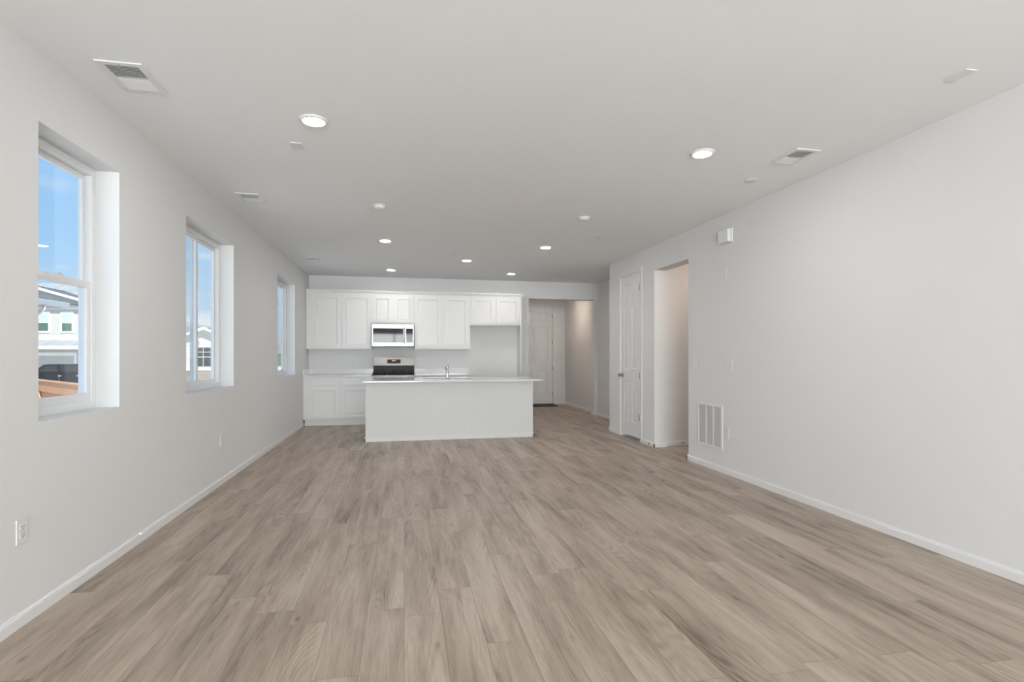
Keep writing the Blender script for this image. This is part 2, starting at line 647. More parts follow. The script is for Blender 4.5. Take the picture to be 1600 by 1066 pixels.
# baseboards (profiled)
BH, BT = 0.066, 0.014
def base_profile(p0, p1, mb):
    """baseboard from p0 to p1, body on the left of the travel direction"""
    p0, p1 = Vector((*p0, 0)), Vector((*p1, 0))
    d = (p1 - p0).normalized()
    nrm = Vector((-d.y, d.x, 0))
    prof = [(0, 0), (BT, 0), (BT, BH * 0.72), (BT * 0.75, BH * 0.86), (BT * 0.4, BH * 0.95), (BT * 0.3, BH), (0, BH)]
    t = bmesh.new()
    A = [t.verts.new(p0 + nrm * a + Vector((0, 0, z))) for a, z in prof]
    B = [t.verts.new(p1 + nrm * a + Vector((0, 0, z))) for a, z in prof]
    t.faces.new(A)
    t.faces.new(B[::-1])
    for i in range(len(prof)):
        j = (i + 1) % len(prof)
        t.faces.new((A[i], B[i], B[j], A[j]))
    bmesh.ops.recalc_face_normals(t, faces=t.faces)
    mb._merge(t)
m = MB(); base_profile((XL, 9.97), (XL, YREAR), m); struct('baseboard_left', m, 'trim_paint')
m = MB()
base_profile((XR, YREAR), (XR, 5.815 + BT), m)
base_profile((XR - BT, 5.815), (XR + 0.18, 5.815), m)
base_profile((XR, 6.70 - BT), (XR, PD0 - 0.057), m)
base_profile((XR + 0.18 + BT * 0, 6.70), (XR - BT, 6.70), m)
base_profile((XR, PD1 + 0.057), (XR, 8.31 + BT), m)
struct('baseboard_right', m, 'trim_paint')
m = MB()
base_profile((XR - BT, 8.31), (XK, 8.31), m)
base_profile((XK, 8.31), (XK, YB), m)
struct('baseboard_kitchen', m, 'trim_paint')
m = MB()
base_profile((XK, YB), (OX1 - BT, YB), m)
base_profile((OX1, YB - BT), (OX1, YB + 0.17), m)
base_profile((OX0, YB), (2.29, YB), m)
base_profile((2.2, YB), (1.27, YB), m)
struct('baseboard_back', m, 'trim_paint')
m = MB(); base_profile((6.1, 6.79), (XR + 0.18, 6.79), m); struct('baseboard_hallway', m, 'trim_paint')
m = MB()
base_profile((4.07, YB + 0.17), (4.07, 13.07), m)
base_profile((4.07, 13.07), (3.81, 13.07), m)
struct('baseboard_foyer', m, 'trim_paint')

# ================================================================== windows
def window(idx, y0, y1, kind):
    xo = XL - WT                 # outer face
    xf = XL - 0.13               # room face of the vinyl frame
    r = struct_root('window_%d' % idx, (xf, (y0 + y1) / 2, WZ0))
    fw = 0.045
    z0, z1 = WZ0, WZ1
    m = MB()
    def ring(m, xa, xb, a, b, c, d, wy, wz0, wz1, bev=0.003):
        m.box(xa, xb, a, b, c, c + wz0, bev)
        m.box(xa, xb, a, b, d - wz1, d, bev)
        m.box(xa, xb, a, a + wy, c + wz0, d - wz1, bev)
        m.box(xa, xb, b - wy, b, c + wz0, d - wz1, bev)
    ring(m, xo + 0.005, xf, y0, y1, z0, z1, fw, fw, fw)
    struct('window_frame', m, 'vinyl_white', r)
    ya, yb_, za, zb = y0 + fw, y1 - fw, z0 + fw, z1 - fw
    if kind == 'hung':
        zm = 1.70
        # fixed upper sash, set outward, and operable lower sash, set inward
        u = MB(); ring(u, xf - 0.060, xf - 0.035, ya, yb_, zm - 0.02, zb, 0.030, 0.035, 0.03)
        us = struct('window_sash', u, 'vinyl_white', r)
        g = MB().box(xf - 0.050, xf - 0.046, ya + 0.028, yb_ - 0.028, zm + 0.013, zb - 0.028)
        struct('glass_pane', g, 'window_glass', us)
        l = MB(); ring(l, xf - 0.033, xf - 0.006, ya, yb_, za, zm + 0.02, 0.042, 0.05, 0.042)
        ls = struct('window_sash', l, 'vinyl_white', r)
        g = MB().box(xf - 0.022, xf - 0.018, ya + 0.040, yb_ - 0.040, za + 0.048, zm - 0.018)
        struct('glass_pane', g, 'window_glass', ls)
        k = MB()
        k.box(xf - 0.028, xf - 0.008, (ya + yb_) / 2 + 0.02, (ya + yb_) / 2 + 0.075, zm + 0.018, zm + 0.030, 0.003)
        k.tube([(xf - 0.015, (ya + yb_) / 2 + 0.05, zm + 0.03), (xf - 0.004, (ya + yb_) / 2 + 0.025, zm + 0.036)], 0.004)
        struct('sash_lock', k, 'plastic_white', r)
    else:
        ym = (ya + yb_) / 2
        # the near sash slides in the inner track, the far sash is fixed
        u = MB(); ring(u, xf - 0.060, xf - 0.034, ym - 0.02, yb_, za, zb, 0.040, 0.04, 0.04)
        us = struct('window_sash', u, 'vinyl_white', r)
        g = MB().box(xf - 0.050, xf - 0.046, ym + 0.018, yb_ - 0.038, za + 0.038, zb - 0.038)
        struct('glass_pane', g, 'window_glass', us)
        l = MB(); ring(l, xf - 0.032, xf - 0.006, ya, ym + 0.025, za, zb, 0.045, 0.045, 0.045)
        ls = struct('window_sash', l, 'vinyl_white', r)
        g = MB().box(xf - 0.022, xf - 0.018, ya + 0.043, ym - 0.018, za + 0.043, zb - 0.043)
        struct('glass_pane', g, 'window_glass', ls)
        for zz in (za + 0.38, zb - 0.33):
            k = MB()
            k.box(xf - 0.006, xf + 0.006, ym - 0.005, ym + 0.013, zz - 0.035, zz + 0.035, 0.003)
            k.tube([(xf + 0.006, ym, zz - 0.01), (xf + 0.013, ym, zz + 0.02)], 0.004)
            struct('sash_lock', k, 'plastic_white', r)
    return r
window(1, *WIN[0], 'hung')
window(2, *WIN[1], 'slide')
window(3, *WIN[2], 'slide')
# invented window and patio door behind the camera, framing the added fill
def added_rear_glazing(name, x0, x1, z0, z1, n, depth=0.08):
    r = struct_root(name, ((x0 + x1) / 2, YREAR - 0.05, z0))
    f = 0.05
    m = MB()
    ya, yb_ = YREAR - 0.03 - depth, YREAR - 0.03
    m.box(x0, x1, ya, yb_, z0, z0 + f)
    m.box(x0, x1, ya, yb_, z1 - f, z1)
    w_ = (x1 - x0 - f) / n
    for k in range(n + 1):
        m.box(x0 + k * w_, x0 + k * w_ + f, ya, yb_, z0 + f, z1 - f)
    struct('window_frame', m, 'vinyl_white', r)
    for k in range(n):
        struct('glass_pane', MB().box(x0 + k * w_ + f + 0.001, x0 + (k + 1) * w_ - 0.001, YREAR - 0.075, YREAR - 0.070, z0 + f, z1 - f), 'window_glass', r)
added_rear_glazing('window_4', 0.9, 3.1, 0.94, 2.42, 2)
added_rear_glazing('invented_patio_door', -1.5, 0.6, 0.0, 2.42, 2)

# ================================================================== doors
ROWS = [(0.25, 0.86), (1.06, 1.98), (2.09, 2.36)]
def door_panels(u0, u1, stile=0.11, mid=0.10, sc_=1.0):
    c = (u0 + u1) / 2
    P = []
    for a, b in ROWS:
        P.append((u0 + stile, c - mid / 2, a, b))
        P.append((c + mid / 2, u1 - stile, a, b))
    return P
STEPS = [(0.010, 0.008), (0.022, 0.008), (0.042, 0.002)]
def hinge(mb, x, y, z, axis):
    h = 0.045
    mb.lathe([(0, -h - 0.006), (0.004, -h - 0.004), (0.007, -h), (0.007, h), (0.004, h + 0.004), (0, h + 0.006)], (x, y, z), 'Z', 12)
    if axis == 'Y':
        mb.box(x + 0.001, x + 0.010, y - 0.016, y + 0.016, z - h, z + h, 0.001)
    else:
        mb.box(x - 0.016, x + 0.016, y + 0.001, y + 0.010, z - h, z + h, 0.001)

# pantry door (in the right wall)
xd = XR + 0.006
r = struct_root('door_1', (XR, (PD0 + PD1) / 2, 0))
m = MB().panel_slab(lambda u, v, d: Vector((xd + d, u, v)), PD0 + 0.018, PD1 - 0.018, 0.045, 2.475, 0.035,
                    door_panels(PD0 + 0.018, PD1 - 0.018), STEPS)
slab = struct('door_slab', m, 'door_paint', r)
m = MB()
m.box(XR - 0.008, XR + 0.006, PD0 - 0.057, PD0 + 0.004, 0, PDZ + 0.057, 0.002)
m.box(XR - 0.008, XR + 0.006, PD1 - 0.004, PD1 + 0.057, 0, PDZ + 0.057, 0.002)
m.box(XR - 0.008, XR + 0.006, PD0 + 0.004, PD1 - 0.004, PDZ - 0.004, PDZ + 0.057, 0.002)
struct('door_casing', m, 'wall_paint', r)
m = MB()
m.box(XR + 0.002, XR + 0.17, PD0, PD0 + 0.015, 0, PDZ)
m.box(XR + 0.002, XR + 0.17, PD1 - 0.015, PD1, 0, PDZ)
m.box(XR + 0.002, XR + 0.17, PD0 + 0.015, PD1 - 0.015, PDZ - 0.015, PDZ)
struct('door_jamb', m, 'trim_paint', r)
for z in (2.255, 1.62, 0.965, 0.35):
    m = MB(); hinge(m, XR - 0.004, PD0 + 0.016, z, 'Y')
    o = struct('hinge', m, 'satin_nickel' if z != 1.62 else 'plastic_white', r)
m = MB()
m.lathe([(0, 0), (0.030, 0), (0.032, 0.004), (0.030, 0.010), (0.014, 0.014), (0.011, 0.026), (0.014, 0.036), (0.024, 0.042), (0.028, 0.054), (0.026, 0.066), (0.014, 0.073), (0, 0.075)],
        (xd, PD1 - 0.078, 0.95), '-X', 24)
k = struct('door_knob', m, 'satin_nickel', r)

# foyer entry door
ED0, ED1 = 2.815, 3.738
r = struct_root('door_2', ((ED0 + ED1) / 2, 13.07, 0))
m = MB().panel_slab(lambda u, v, d: Vector((u, 13.10 + d, v)), ED0, ED1, 0.012, 2.495, 0.044,
                    door_panels(ED0, ED1, 0.125, 0.12), STEPS)
struct('door_slab', m, 'door_paint', r)
m = MB()
m.box(2.80, ED0 - 0.003, 13.07, 13.2, 0, 2.515)
m.box(ED1 + 0.003, 3.752, 13.07, 13.2, 0, 2.515)
m.box(ED0 - 0.003, ED1 + 0.003, 13.07, 13.2, 2.500, 2.515)
struct('door_jamb', m, 'trim_paint', r)
m = MB()
m.box(2.745, 2.80, 13.056, 13.07, 0, 2.572, 0.003)
m.box(3.752, 3.808, 13.056, 13.07, 0, 2.572, 0.003)
m.box(2.80, 3.752, 13.056, 13.07, 2.515, 2.572, 0.003)
struct('door_casing', m, 'trim_paint', r)
for z in (2.246, 1.589, 0.932, 0.274):
    m = MB(); hinge(m, ED1 + 0.002, 13.088, z, 'X')
    struct('hinge', m, 'satin_nickel', r)
m = MB().lathe([(0, 0), (0.032, 0), (0.032, 0.008), (0.012, 0.014), (0.012, 0.03), (0.028, 0.042), (0.028, 0.06), (0, 0.07)], (ED0 + 0.07, 13.10, 0.98), '-Y', 24)
struct('door_knob', m, 'satin_nickel', r)
struct('threshold', MB().box(2.80, 3.752, 13.03, 13.2, 0, 0.014, 0.003), 'mat_brown', r)

# foyer door mat
m = MB().box(2.86, 3.72, 12.45, 12.97, 0, 0.014, 0.004)
tag(m.build('door_mat', 'mat_brown'), 'dark brown door mat on the floor in front of the foyer entry door', 'mat')

# ================================================================== kitchen cabinets
YU = 10.20       # face plane of the upper cabinets (doors stand 19 mm proud of it)
YC = 9.90        # face plane of the base cabinets
CSTEP = [(0.006, 0.004), (0.010, 0.009), (0.018, 0.009)]
def shaker(mb, x0, x1, yface, z0, z1, rail=0.056):
    """door standing in front of the face frame"""
    mb.panel_slab(lambda u, v, d: Vector((u, yface - 0.022 + d, v)), x0, x1, z0, z1, 0.0185,
                  [(x0 + rail, x1 - rail, z0 + rail, z1 - rail)], CSTEP)
def upper(x0, x1, z0, z1, doors, label, dz0, dz1):
    r = thing('upper_cabinet', ((x0 + x1) / 2, YB, z0), label, 'cabinet', 'upper kitchen cabinets')
    m = MB().box(x0 + 0.0005, x1 - 0.0005, YU, YB - 0.001, z0, z1, 0.001)
    m.build('cabinet_body', 'cabinet_paint', r)
    for a, b in doors:
        m = MB(); shaker(m, a, b, YU, dz0, dz1)
        m.build('door', 'cabinet_paint', r)
    return r
ZU = 2.425
upper(-1.755, -0.594, 1.373, ZU, [(-1.630, -1.150), (-1.112, -0.620)],
      'tall white two-door upper cabinet in the corner, left of the microwave', 1.408, 2.372)
upper(-0.594, 0.190, 1.838, ZU, [(-0.568, -0.236), (-0.182, 0.156)],
      'short narrow-doored white upper cabinet directly above the microwave', 1.872, 2.372)
upper(0.190, 1.258, 1.373, ZU, [(0.200, 0.686), (0.742, 1.217)],
      'tall white two-door upper cabinet right of the microwave', 1.408, 2.372)
upper(1.258, 2.250, 1.838, ZU, [(1.274, 1.718), (1.764, 2.212)],
      'short wide-doored white upper cabinet above the empty refrigerator space', 1.868, 2.372)
m = MB()
prof = [(YU - 0.0005, 2.412), (YU - 0.012, 2.412), (YU - 0.016, 2.425), (YU - 0.030, 2.448), (YU - 0.034, 2.470), (YU - 0.0005, 2.470)]
m.prism(prof, 'X', -1.755, 2.315)
m.box(2.2815, 2.315, YU + 0.0005, YB - 0.001, 2.426, 2.470, 0.003)
m.box(-1.755, 2.281, YU, YU + 0.02, 2.426, 2.470)
tag(m.build('crown_molding', 'cabinet_paint'), 'white crown molding running along the tops of all upper cabinets', 'molding')
m = MB().box(2.2515, 2.280, YU - 0.005, YB - 0.001, 0, 2.411, 0.0015)
tag(m.build('refrigerator_end_panel', 'cabinet_paint'), 'tall thin white end panel closing the right side of the refrigerator space', 'panel')

def base_cab(x0, x1, cols, label, drawer=True):
    r = thing('base_cabinet', ((x0 + x1) / 2, YB, 0), label, 'cabinet', 'base kitchen cabinets on the back wall')
    m = MB()
    m.box(x0, x1, YC, YB - 0.001, 0.115, 0.877, 0.001)
    m.box(x0 + 0.02, x1, YC + 0.075, YB - 0.001, 0, 0.115)
    m.build('cabinet_body', 'cabinet_paint', r)
    m = MB().box(x0 + 0.02, x1, YC + 0.060, YC + 0.075, 0, 0.113)
    m.build('toe_kick', 'cabinet_paint', r)
    for a, b in cols:
        m = MB().box(a, b, YC - 0.022, YC - 0.003, 0.720, 0.852, 0.003)
        m.build('drawer', 'cabinet_paint', r)
        m = MB(); shaker(m, a, b, YC, 0.148, 0.692)
        m.build('door', 'cabinet_paint', r)
base_cab(-1.755, -0.580, [(-1.628, -1.152), (-1.098, -0.622)],
         'white base cabinet with two drawers and two doors in the corner, left of the range')
base_cab(0.196, 1.236, [(0.230, 0.690), (0.742, 1.205)],
         'white base cabinet right of the range, mostly hidden behind the island')
def counter(x0, x1, label, left):
    r = thing('countertop', ((x0 + x1) / 2, YB, 0.878), label, 'countertop')
    m = MB().box(x0, x1, YC - 0.035, YB - 0.001, 0.878, 0.898, 0.002)
    m.build('slab', 'quartz', r)
    m = MB().box(x0, x1, YB - 0.021, YB - 0.001, 0.8985, 0.997, 0.002)
    m.build('backsplash', 'quartz', r)
    if left:
        m = MB().box(XL + 0.001, XL + 0.021, YC - 0.02, YB - 0.022, 0.8985, 0.997, 0.002)
        m.build('side_splash', 'quartz', r)
counter(-1.758, -0.581, 'pale quartz countertop with short backsplash, left of the range in the corner', True)
counter(0.197, 1.262, 'pale quartz countertop with short backsplash, right of the range', False)

# ------------------------------------------------------------------ range
RX0, RX1 = -0.574, 0.190
r = thing('gas_range', ((RX0 + RX1) / 2, 10.18, 0), 'stainless steel gas range with black grates between the back wall countertops', 'range')
YF = 9.862
m = MB()
m.box(RX0, RX1, YF + 0.03, YB - 0.02, 0.06, 0.885, 0.003)
for x in (RX0 + 0.05, RX1 - 0.05):
    for yy in (YF + 0.1, YB - 0.1):
        m.lathe([(0, 0), (0.018, 0), (0.018, 0.06), (0, 0.06)], (x, yy, 0), 'Z', 12)
m.build('body', 'stainless', r)
m = MB().box(RX0 + 0.004, RX1 - 0.004, YF, YF + 0.029, 0.235, 0.800, 0.004)
od = m.build('oven_door', 'stainless', r)
m = MB().box(RX0 + 0.12, RX1 - 0.12, YF - 0.003, YF + 0.002, 0.34, 0.66, 0.001)
m.build('oven_window', 'black_glass', od)
m = MB()
m.tube([(RX0 + 0.05, YF - 0.045, 0.755), (RX1 - 0.05, YF - 0.045, 0.755)], 0.012, 16)
for x in (RX0 + 0.08, RX1 - 0.08):
    m.box(x - 0.012, x + 0.012, YF - 0.045, YF, 0.745, 0.765, 0.003)
m.build('door_handle', 'stainless', od)
m = MB().box(RX0 + 0.004, RX1 - 0.004, YF, YF + 0.029, 0.07, 0.228, 0.004)
m.build('drawer', 'stainless', r)
m = MB().prism([(YF - 0.010, 0.812), (YF + 0.029, 0.812), (YF + 0.06, 0.896), (YF + 0.012, 0.896)], 'X', RX0, RX1)
cp = m.build('control_panel', 'stainless', r)
for i, x in enumerate((RX0 + 0.09, RX0 + 0.20, (RX0 + RX1) / 2, RX1 - 0.20, RX1 - 0.09)):
    m = MB().lathe([(0, 0), (0.024, 0), (0.024, 0.006), (0.019, 0.010), (0.018, 0.032), (0.014, 0.036), (0, 0.036)], (x, YF + 0.004, 0.853), '-Y', 20)
    m.box(x - 0.003, x + 0.003, YF - 0.036, YF - 0.028, 0.842, 0.866)
    m.build('knob', 'stainless', cp)
m = MB().box(RX0, RX1, YF + 0.030, 10.40, 0.886, 0.904, 0.004)
ct = m.build('cooktop', 'black_enamel', r)
for x, yy, rr in ((RX0 + 0.17, 10.0, 0.045), (RX0 + 0.17, 10.26, 0.035), ((RX0 + RX1) / 2, 10.13, 0.05), (RX1 - 0.17, 10.0, 0.05), (RX1 - 0.17, 10.26, 0.035)):
    m = MB().lathe([(rr, 0.904), (rr, 0.914), (rr * 0.8, 0.920), (rr * 0.8, 0.925), (0, 0.926)], (x, yy, 0), 'Z', 20)
    m.build('burner', 'cast_iron', ct)
def grate(x0, x1):
    m = MB()
    y0, y1, zt = YF + 0.05, 10.375, 0.948
    b = 0.011
    m.box(x0, x1, y0, y0 + b, zt - 0.016, zt, 0.002)
    m.box(x0, x1, y1 - b, y1, zt - 0.016, zt, 0.002)
    m.box(x0, x0 + b, y0 + b, y1 - b, zt - 0.016, zt, 0.002)
    m.box(x1 - b, x1, y0 + b, y1 - b, zt - 0.016, zt, 0.002)
    for k in range(1, 4):
        yy = y0 + (y1 - y0) * k / 4
        m.box(x0 + b, x1 - b, yy - b / 2, yy + b / 2, zt - 0.012, zt, 0.001)
    xx = (x0 + x1) / 2
    m.box(xx - b / 2, xx + b / 2, y0 + b, y1 - b, zt - 0.012, zt, 0.001)
    for x in (x0, x1 - b):
        for yy in (y0, (y0 + y1) / 2, y1 - b):
            m.box(x, x + b, yy, yy + b, 0.905, zt - 0.010)
    m.build('grate', 'cast_iron', r)
grate(RX0 + 0.008, RX0 + 0.255)
grate(RX0 + 0.260, RX1 - 0.260)
grate(RX1 - 0.255, RX1 - 0.008)
m = MB().box(RX0, RX1, 10.402, YB - 0.015, 0.890, 1.062, 0.002)
m.build('lower_backguard', 'black_enamel', r)
m = MB().prism([(10.395, 1.063), (YB - 0.015, 1.063), (YB - 0.015, 1.218), (10.425, 1.218)], 'X', RX0, RX1)
bgd = m.build('backguard', 'stainless', r)
cx = (RX0 + RX1) / 2
m = MB().box(cx - 0.125, cx + 0.125, 10.398, 10.412, 1.105, 1.180, 0.002)
dp = m.build('display', 'black_enamel', bgd)
m = MB()
for k, dx in enumerate((-0.035, -0.012, 0.015)):
    x = cx + dx
    m.box(x, x + 0.010, 10.3965, 10.3985, 1.148, 1.1505)
    m.box(x, x + 0.010, 10.3965, 10.3985, 1.158, 1.1605)
    m.box(x, x + 0.002, 10.3965, 10.3985, 1.1505, 1.158)
    m.box(x + 0.008, x + 0.010, 10.3965, 10.3985, 1.1505, 1.168)
m.build('clock_digits', 'display_orange', dp)

# ------------------------------------------------------------------ microwave
MX0, MX1, MZ0, MZ1, MY = -0.583, 0.179, 1.425, 1.836, 10.115
r = thing('microwave', ((MX0 + MX1) / 2, YB, MZ0), 'stainless over-the-range microwave with dark glass door under the short cabinet', 'microwave')
m = MB().box(MX0, MX1, MY + 0.012, YB - 0.002, MZ0, MZ1, 0.003)
m.build('case', 'plastic_dark', r)
m = MB()
dx1 = MX1 - 0.165
m.panel_slab(lambda u, v, d: Vector((u, MY - 0.022 + d, v)), MX0, dx1, MZ0 + 0.004, MZ1, 0.033,
             [(MX0 + 0.018, dx1 - 0.030, MZ0 + 0.070, MZ1 - 0.075)], [(0.004, 0.002)])
md = m.build('door', 'stainless', r)
m = MB().box(MX0 + 0.022, dx1 - 0.034, MY - 0.0215, MY - 0.0195, MZ0 + 0.074, MZ1 - 0.079)
m.build('door_window', 'black_glass', md)
m = MB()
m.tube([(dx1 - 0.014, MY - 0.055, MZ0 + 0.06), (dx1 - 0.014, MY - 0.055, MZ1 - 0.06)], 0.009, 14)
for z in (MZ0 + 0.08, MZ1 - 0.08):
    m.box(dx1 - 0.021, dx1 - 0.007, MY - 0.055, MY - 0.021, z - 0.01, z + 0.01, 0.002)
m.build('handle', 'stainless', md)
m = MB().box(dx1 + 0.003, MX1, MY - 0.022, MY + 0.011, MZ0 + 0.004, MZ1, 0.003)
cp = m.build('control_panel', 'stainless', r)
m = MB().box(dx1 + 0.020, MX1 - 0.020, MY - 0.024, MY - 0.0205, MZ0 + 0.070, MZ1 - 0.075, 0.001)
kp = m.build('keypad', 'black_glass', cp)
m = MB()
for i in range(3):
    for j in range(5):
        x = dx1 + 0.040 + i * 0.034
        z = MZ0 + 0.09 + j * 0.034
        m.box(x, x + 0.022, MY - 0.0248, MY - 0.0238, z, z + 0.018)
m.build('buttons', 'slot_dark', kp)
m = MB()
m.box(MX0 + 0.20, MX1 - 0.22, MY + 0.0, MY + 0.03, MZ0 - 0.010, MZ0 - 0.001, 0.002)
m.build('vent_grille', 'plastic_dark', r)

# ------------------------------------------------------------------ island
IX0, IX1, IY0, IY1 = -0.552, 1.956, 7.955, 8.72
r = thing('kitchen_island', ((IX0 + IX1) / 2, (IY0 + IY1) / 2, 0), 'white kitchen island with plain drywall front standing mid-floor before the range', 'island')
m = MB()
m.box(IX0, IX1, IY0, IY0 + 0.115, 0, 0.877)
m.build('front_wall', 'wall_paint', r)
m = MB()
m.box(IX0 + 0.02, IX1 - 0.02, IY0 + 0.115, IY1, 0.115, 0.63, 0.001)
m.box(IX0 + 0.02, 0.16, IY0 + 0.115, IY1, 0.63, 0.877, 0.001)
m.box(1.14, IX1 - 0.02, IY0 + 0.115, IY1, 0.63, 0.877, 0.001)
m.box(0.16, 1.14, IY1 - 0.02, IY1, 0.63, 0.877, 0.001)
m.box(IX0 + 0.02, IX1 - 0.02, IY0 + 0.115, IY1 - 0.075, 0, 0.115)
m.build('cabinet_body', 'cabinet_paint', r)
for a, b in ((-0.52, -0.10), (-0.06, 0.16 - 0.02), (0.18, 0.64), (0.67, 1.12), (1.16, 1.54), (1.56, 1.92)):
    m = MB().panel_slab(lambda u, v, d: Vector((u, IY1 + 0.019 - d, v)), a, b, 0.15, 0.85, 0.0185, [(a + 0.056, b - 0.056, 0.206, 0.794)], CSTEP)
    m.build('door', 'cabinet_paint', r)
m = MB()
base_profile((IX1 + BT, IY0), (IX0 - BT, IY0), m)
base_profile((IX0, IY0 - BT), (IX0, IY0 + 0.115), m)
base_profile((IX1, IY0 + 0.115), (IX1, IY0 - BT), m)
MBs = m
m.build('baseboard', 'trim_paint', r)
# countertop with a sink cutout
CX0, CX1, CY0, CY1 = -0.575, 2.050, 7.655, 8.775
SX0, SX1, SY0, SY1 = 0.275, 1.025, 8.10, 8.53
r = thing('island_countertop', ((CX0 + CX1) / 2, (CY0 + CY1) / 2, 0.878), 'thin white quartz slab with seating overhang on top of the island', 'countertop')
m = MB()
bmx = bmesh.new()
def ring4(a, b, c, d, z):
    return [bmx.verts.new(p) for p in ((a, c, z), (b, c, z), (b, d, z), (a, d, z))]
zt, zb, q = 0.898, 0.878, 0.002
o0 = ring4(CX0, CX1, CY0, CY1, zb); o1 = ring4(CX0, CX1, CY0, CY1, zt - q); o2 = ring4(CX0 + q, CX1 - q, CY0 + q, CY1 - q, zt)
i0 = ring4(SX0, SX1, SY0, SY1, zb); i1 = ring4(SX0, SX1, SY0, SY1, zt)
for A, B in ((o0, o1), (o1, o2), (o2, i1), (i1, i0), (i0, o0)):
    for k in range(4):
        l = (k + 1) % 4
        bmx.faces.new((A[k], A[l], B[l], B[k]))
bmesh.ops.recalc_face_normals(bmx, faces=bmx.faces)
m._merge(bmx)
m.build('slab', 'quartz', r)
# undermount sink
r = thing('sink', ((SX0 + SX1) / 2, (SY0 + SY1) / 2, 0.66), 'stainless undermount sink set into the island countertop behind the faucet', 'sink')
m = MB()
t_ = 0.003
m.box(SX0 - 0.02, SX1 + 0.02, SY0 - 0.02, SY0, 0.66, 0.877)
m.box(SX0 - 0.02, SX1 + 0.02, SY1, SY1 + 0.02, 0.66, 0.877)
m.box(SX0 - 0.02, SX0, SY0, SY1, 0.66, 0.877)
m.box(SX1, SX1 + 0.02, SY0, SY1, 0.66, 0.877)
m.box(SX0 - 0.02, SX1 + 0.02, SY0 - 0.02, SY1 + 0.02, 0.65, 0.66)
m.build('basin', 'stainless', r)
m = MB().lathe([(0, 0.661), (0.045, 0.661), (0.045, 0.665), (0.03, 0.663), (0, 0.663)], ((SX0 + SX1) / 2, (SY0 + SY1) / 2, 0), 'Z', 24)
m.build('drain', 'chrome', r)
# faucet
FX, FY = 0.640, 8.02
r = thing('faucet', (FX, FY, 0.898), 'chrome single-lever kitchen faucet standing on the island countertop', 'faucet')
m = MB().lathe([(0, 0), (0.028, 0), (0.028, 0.006), (0.021, 0.014), (0.0185, 0.03), (0.0185, 0.155), (0.021, 0.165), (0.021, 0.200), (0.017, 0.208), (0, 0.210)], (FX, FY, 0.8985), 'Z', 28)
m.build('body', 'chrome', r)
m = MB().tube([(FX, FY + 0.015, 1.030), (FX, FY + 0.06, 1.070), (FX, FY + 0.11, 1.092), (FX, FY + 0.16, 1.092), (FX, FY + 0.20, 1.072), (FX, FY + 0.215, 1.040)], [0.014, 0.014, 0.014, 0.014, 0.015, 0.016], 16)
m.build('spout', 'chrome', r)
m = MB().tube([(FX, FY, 1.100), (FX + 0.008, FY - 0.002, 1.122), (FX + 0.026, FY - 0.006, 1.148)], [0.013, 0.009, 0.008], 12)
m.build('lever', 'chrome', r)

# ================================================================== electrical plates
def plate(loc, face, label, kind='outlet', gangs=1, horiz=False, group=None):
    """face: direction the plate looks, one of +X, -X, -Y"""
    cat = {'outlet': 'outlet', 'switch': 'switch'}[kind]
    nm = {'outlet': 'wall_outlet', 'switch': 'light_switch'}[kind]
    r = thing(nm, loc, label, cat, group)
    sx = {'+X': 1, '-X': -1}.get(face, 0)
    Wd, Hd = (0.072 if gangs == 1 else 0.118), 0.116
    def bx(m, u0, u1, d0, d1, v0, v1, bev=0.0):
        if horiz:
            u0, u1, v0, v1 = v0, v1, u0, u1
        x, y_, z = loc
        if sx:
            m.box(x + sx * d0, x + sx * d1, y_ + u0, y_ + u1, z + v0, z + v1, bev)
        else:
            m.box(x + u0, x + u1, y_ - d0, y_ - d1, z + v0, z + v1, bev)
    m = MB(); bx(m, -Wd / 2, Wd / 2, 0.0005, 0.006, -Hd / 2, Hd / 2, 0.002)
    pl = m.build('cover_plate', 'plastic_white', r)
    for g in range(gangs):
        c = (g - (gangs - 1) / 2) * 0.046
        if kind == 'outlet':
            for v in (-0.0195, 0.0195):
                m = MB(); bx(m, c - 0.017, c + 0.017, 0.006, 0.0085, v - 0.014, v + 0.014, 0.002)
                rc = m.build('receptacle', 'plastic_white', r)
                m = MB()
                bx(m, c - 0.0085, c - 0.0060, 0.0084, 0.009, v - 0.003, v + 0.007)
                bx(m, c + 0.0060, c + 0.0085, 0.0084, 0.009, v - 0.003, v + 0.007)
                bx(m, c - 0.0025, c + 0.0025, 0.0084, 0.009, v - 0.010, v - 0.006)
                m.build('slots', 'slot_dark', rc)
        else:
            m = MB(); bx(m, c - 0.0165, c + 0.0165, 0.006, 0.0095, -0.033, 0.033, 0.0025)
            m.build('rocker', 'plastic_white', r)
    return r
plate((XL, 2.885, 0.443), '+X', 'white duplex outlet low on left wall, nearest the camera before the first window', group='outlets on the left wall')
plate((XL, 5.645, 0.43), '+X', 'white duplex outlet low on left wall, under the middle window', group='outlets on the left wall')
plate((XL, 8.81, 0.43), '+X', 'white duplex outlet low on left wall, under the farthest window near the cabinets', group='outlets on the left wall')
for x, lb in ((-1.53, 'white sideways outlet on backsplash wall in the corner, above left countertop'),
              (-0.975, 'white sideways outlet on backsplash wall, just left of the range'),
              (0.285, 'white sideways outlet on backsplash wall, just right of the range'),
              (0.955, 'white sideways outlet on backsplash wall, above the right countertop behind the faucet')):
    plate((x, YB, 1.155), '-Y', lb, horiz=True, group='outlets above the back counters')
plate((1.70, YB, 1.17), '-Y', 'white upright outlet on the wall inside the empty refrigerator space')
plate((0.905, IY0, 0.20), '-Y', 'white duplex outlet low on the front of the kitchen island')
plate((4.07, 11.55, 0.43), '-X', 'white outlet low on the foyer right wall')
plate((XR, 5.655, 1.168), '-X', 'white single light switch on right wall beside the hallway opening', 'switch')
plate((XR, 5.00, 1.168), '-X', 'white double light switch on right wall above the return grille', 'switch', gangs=2)
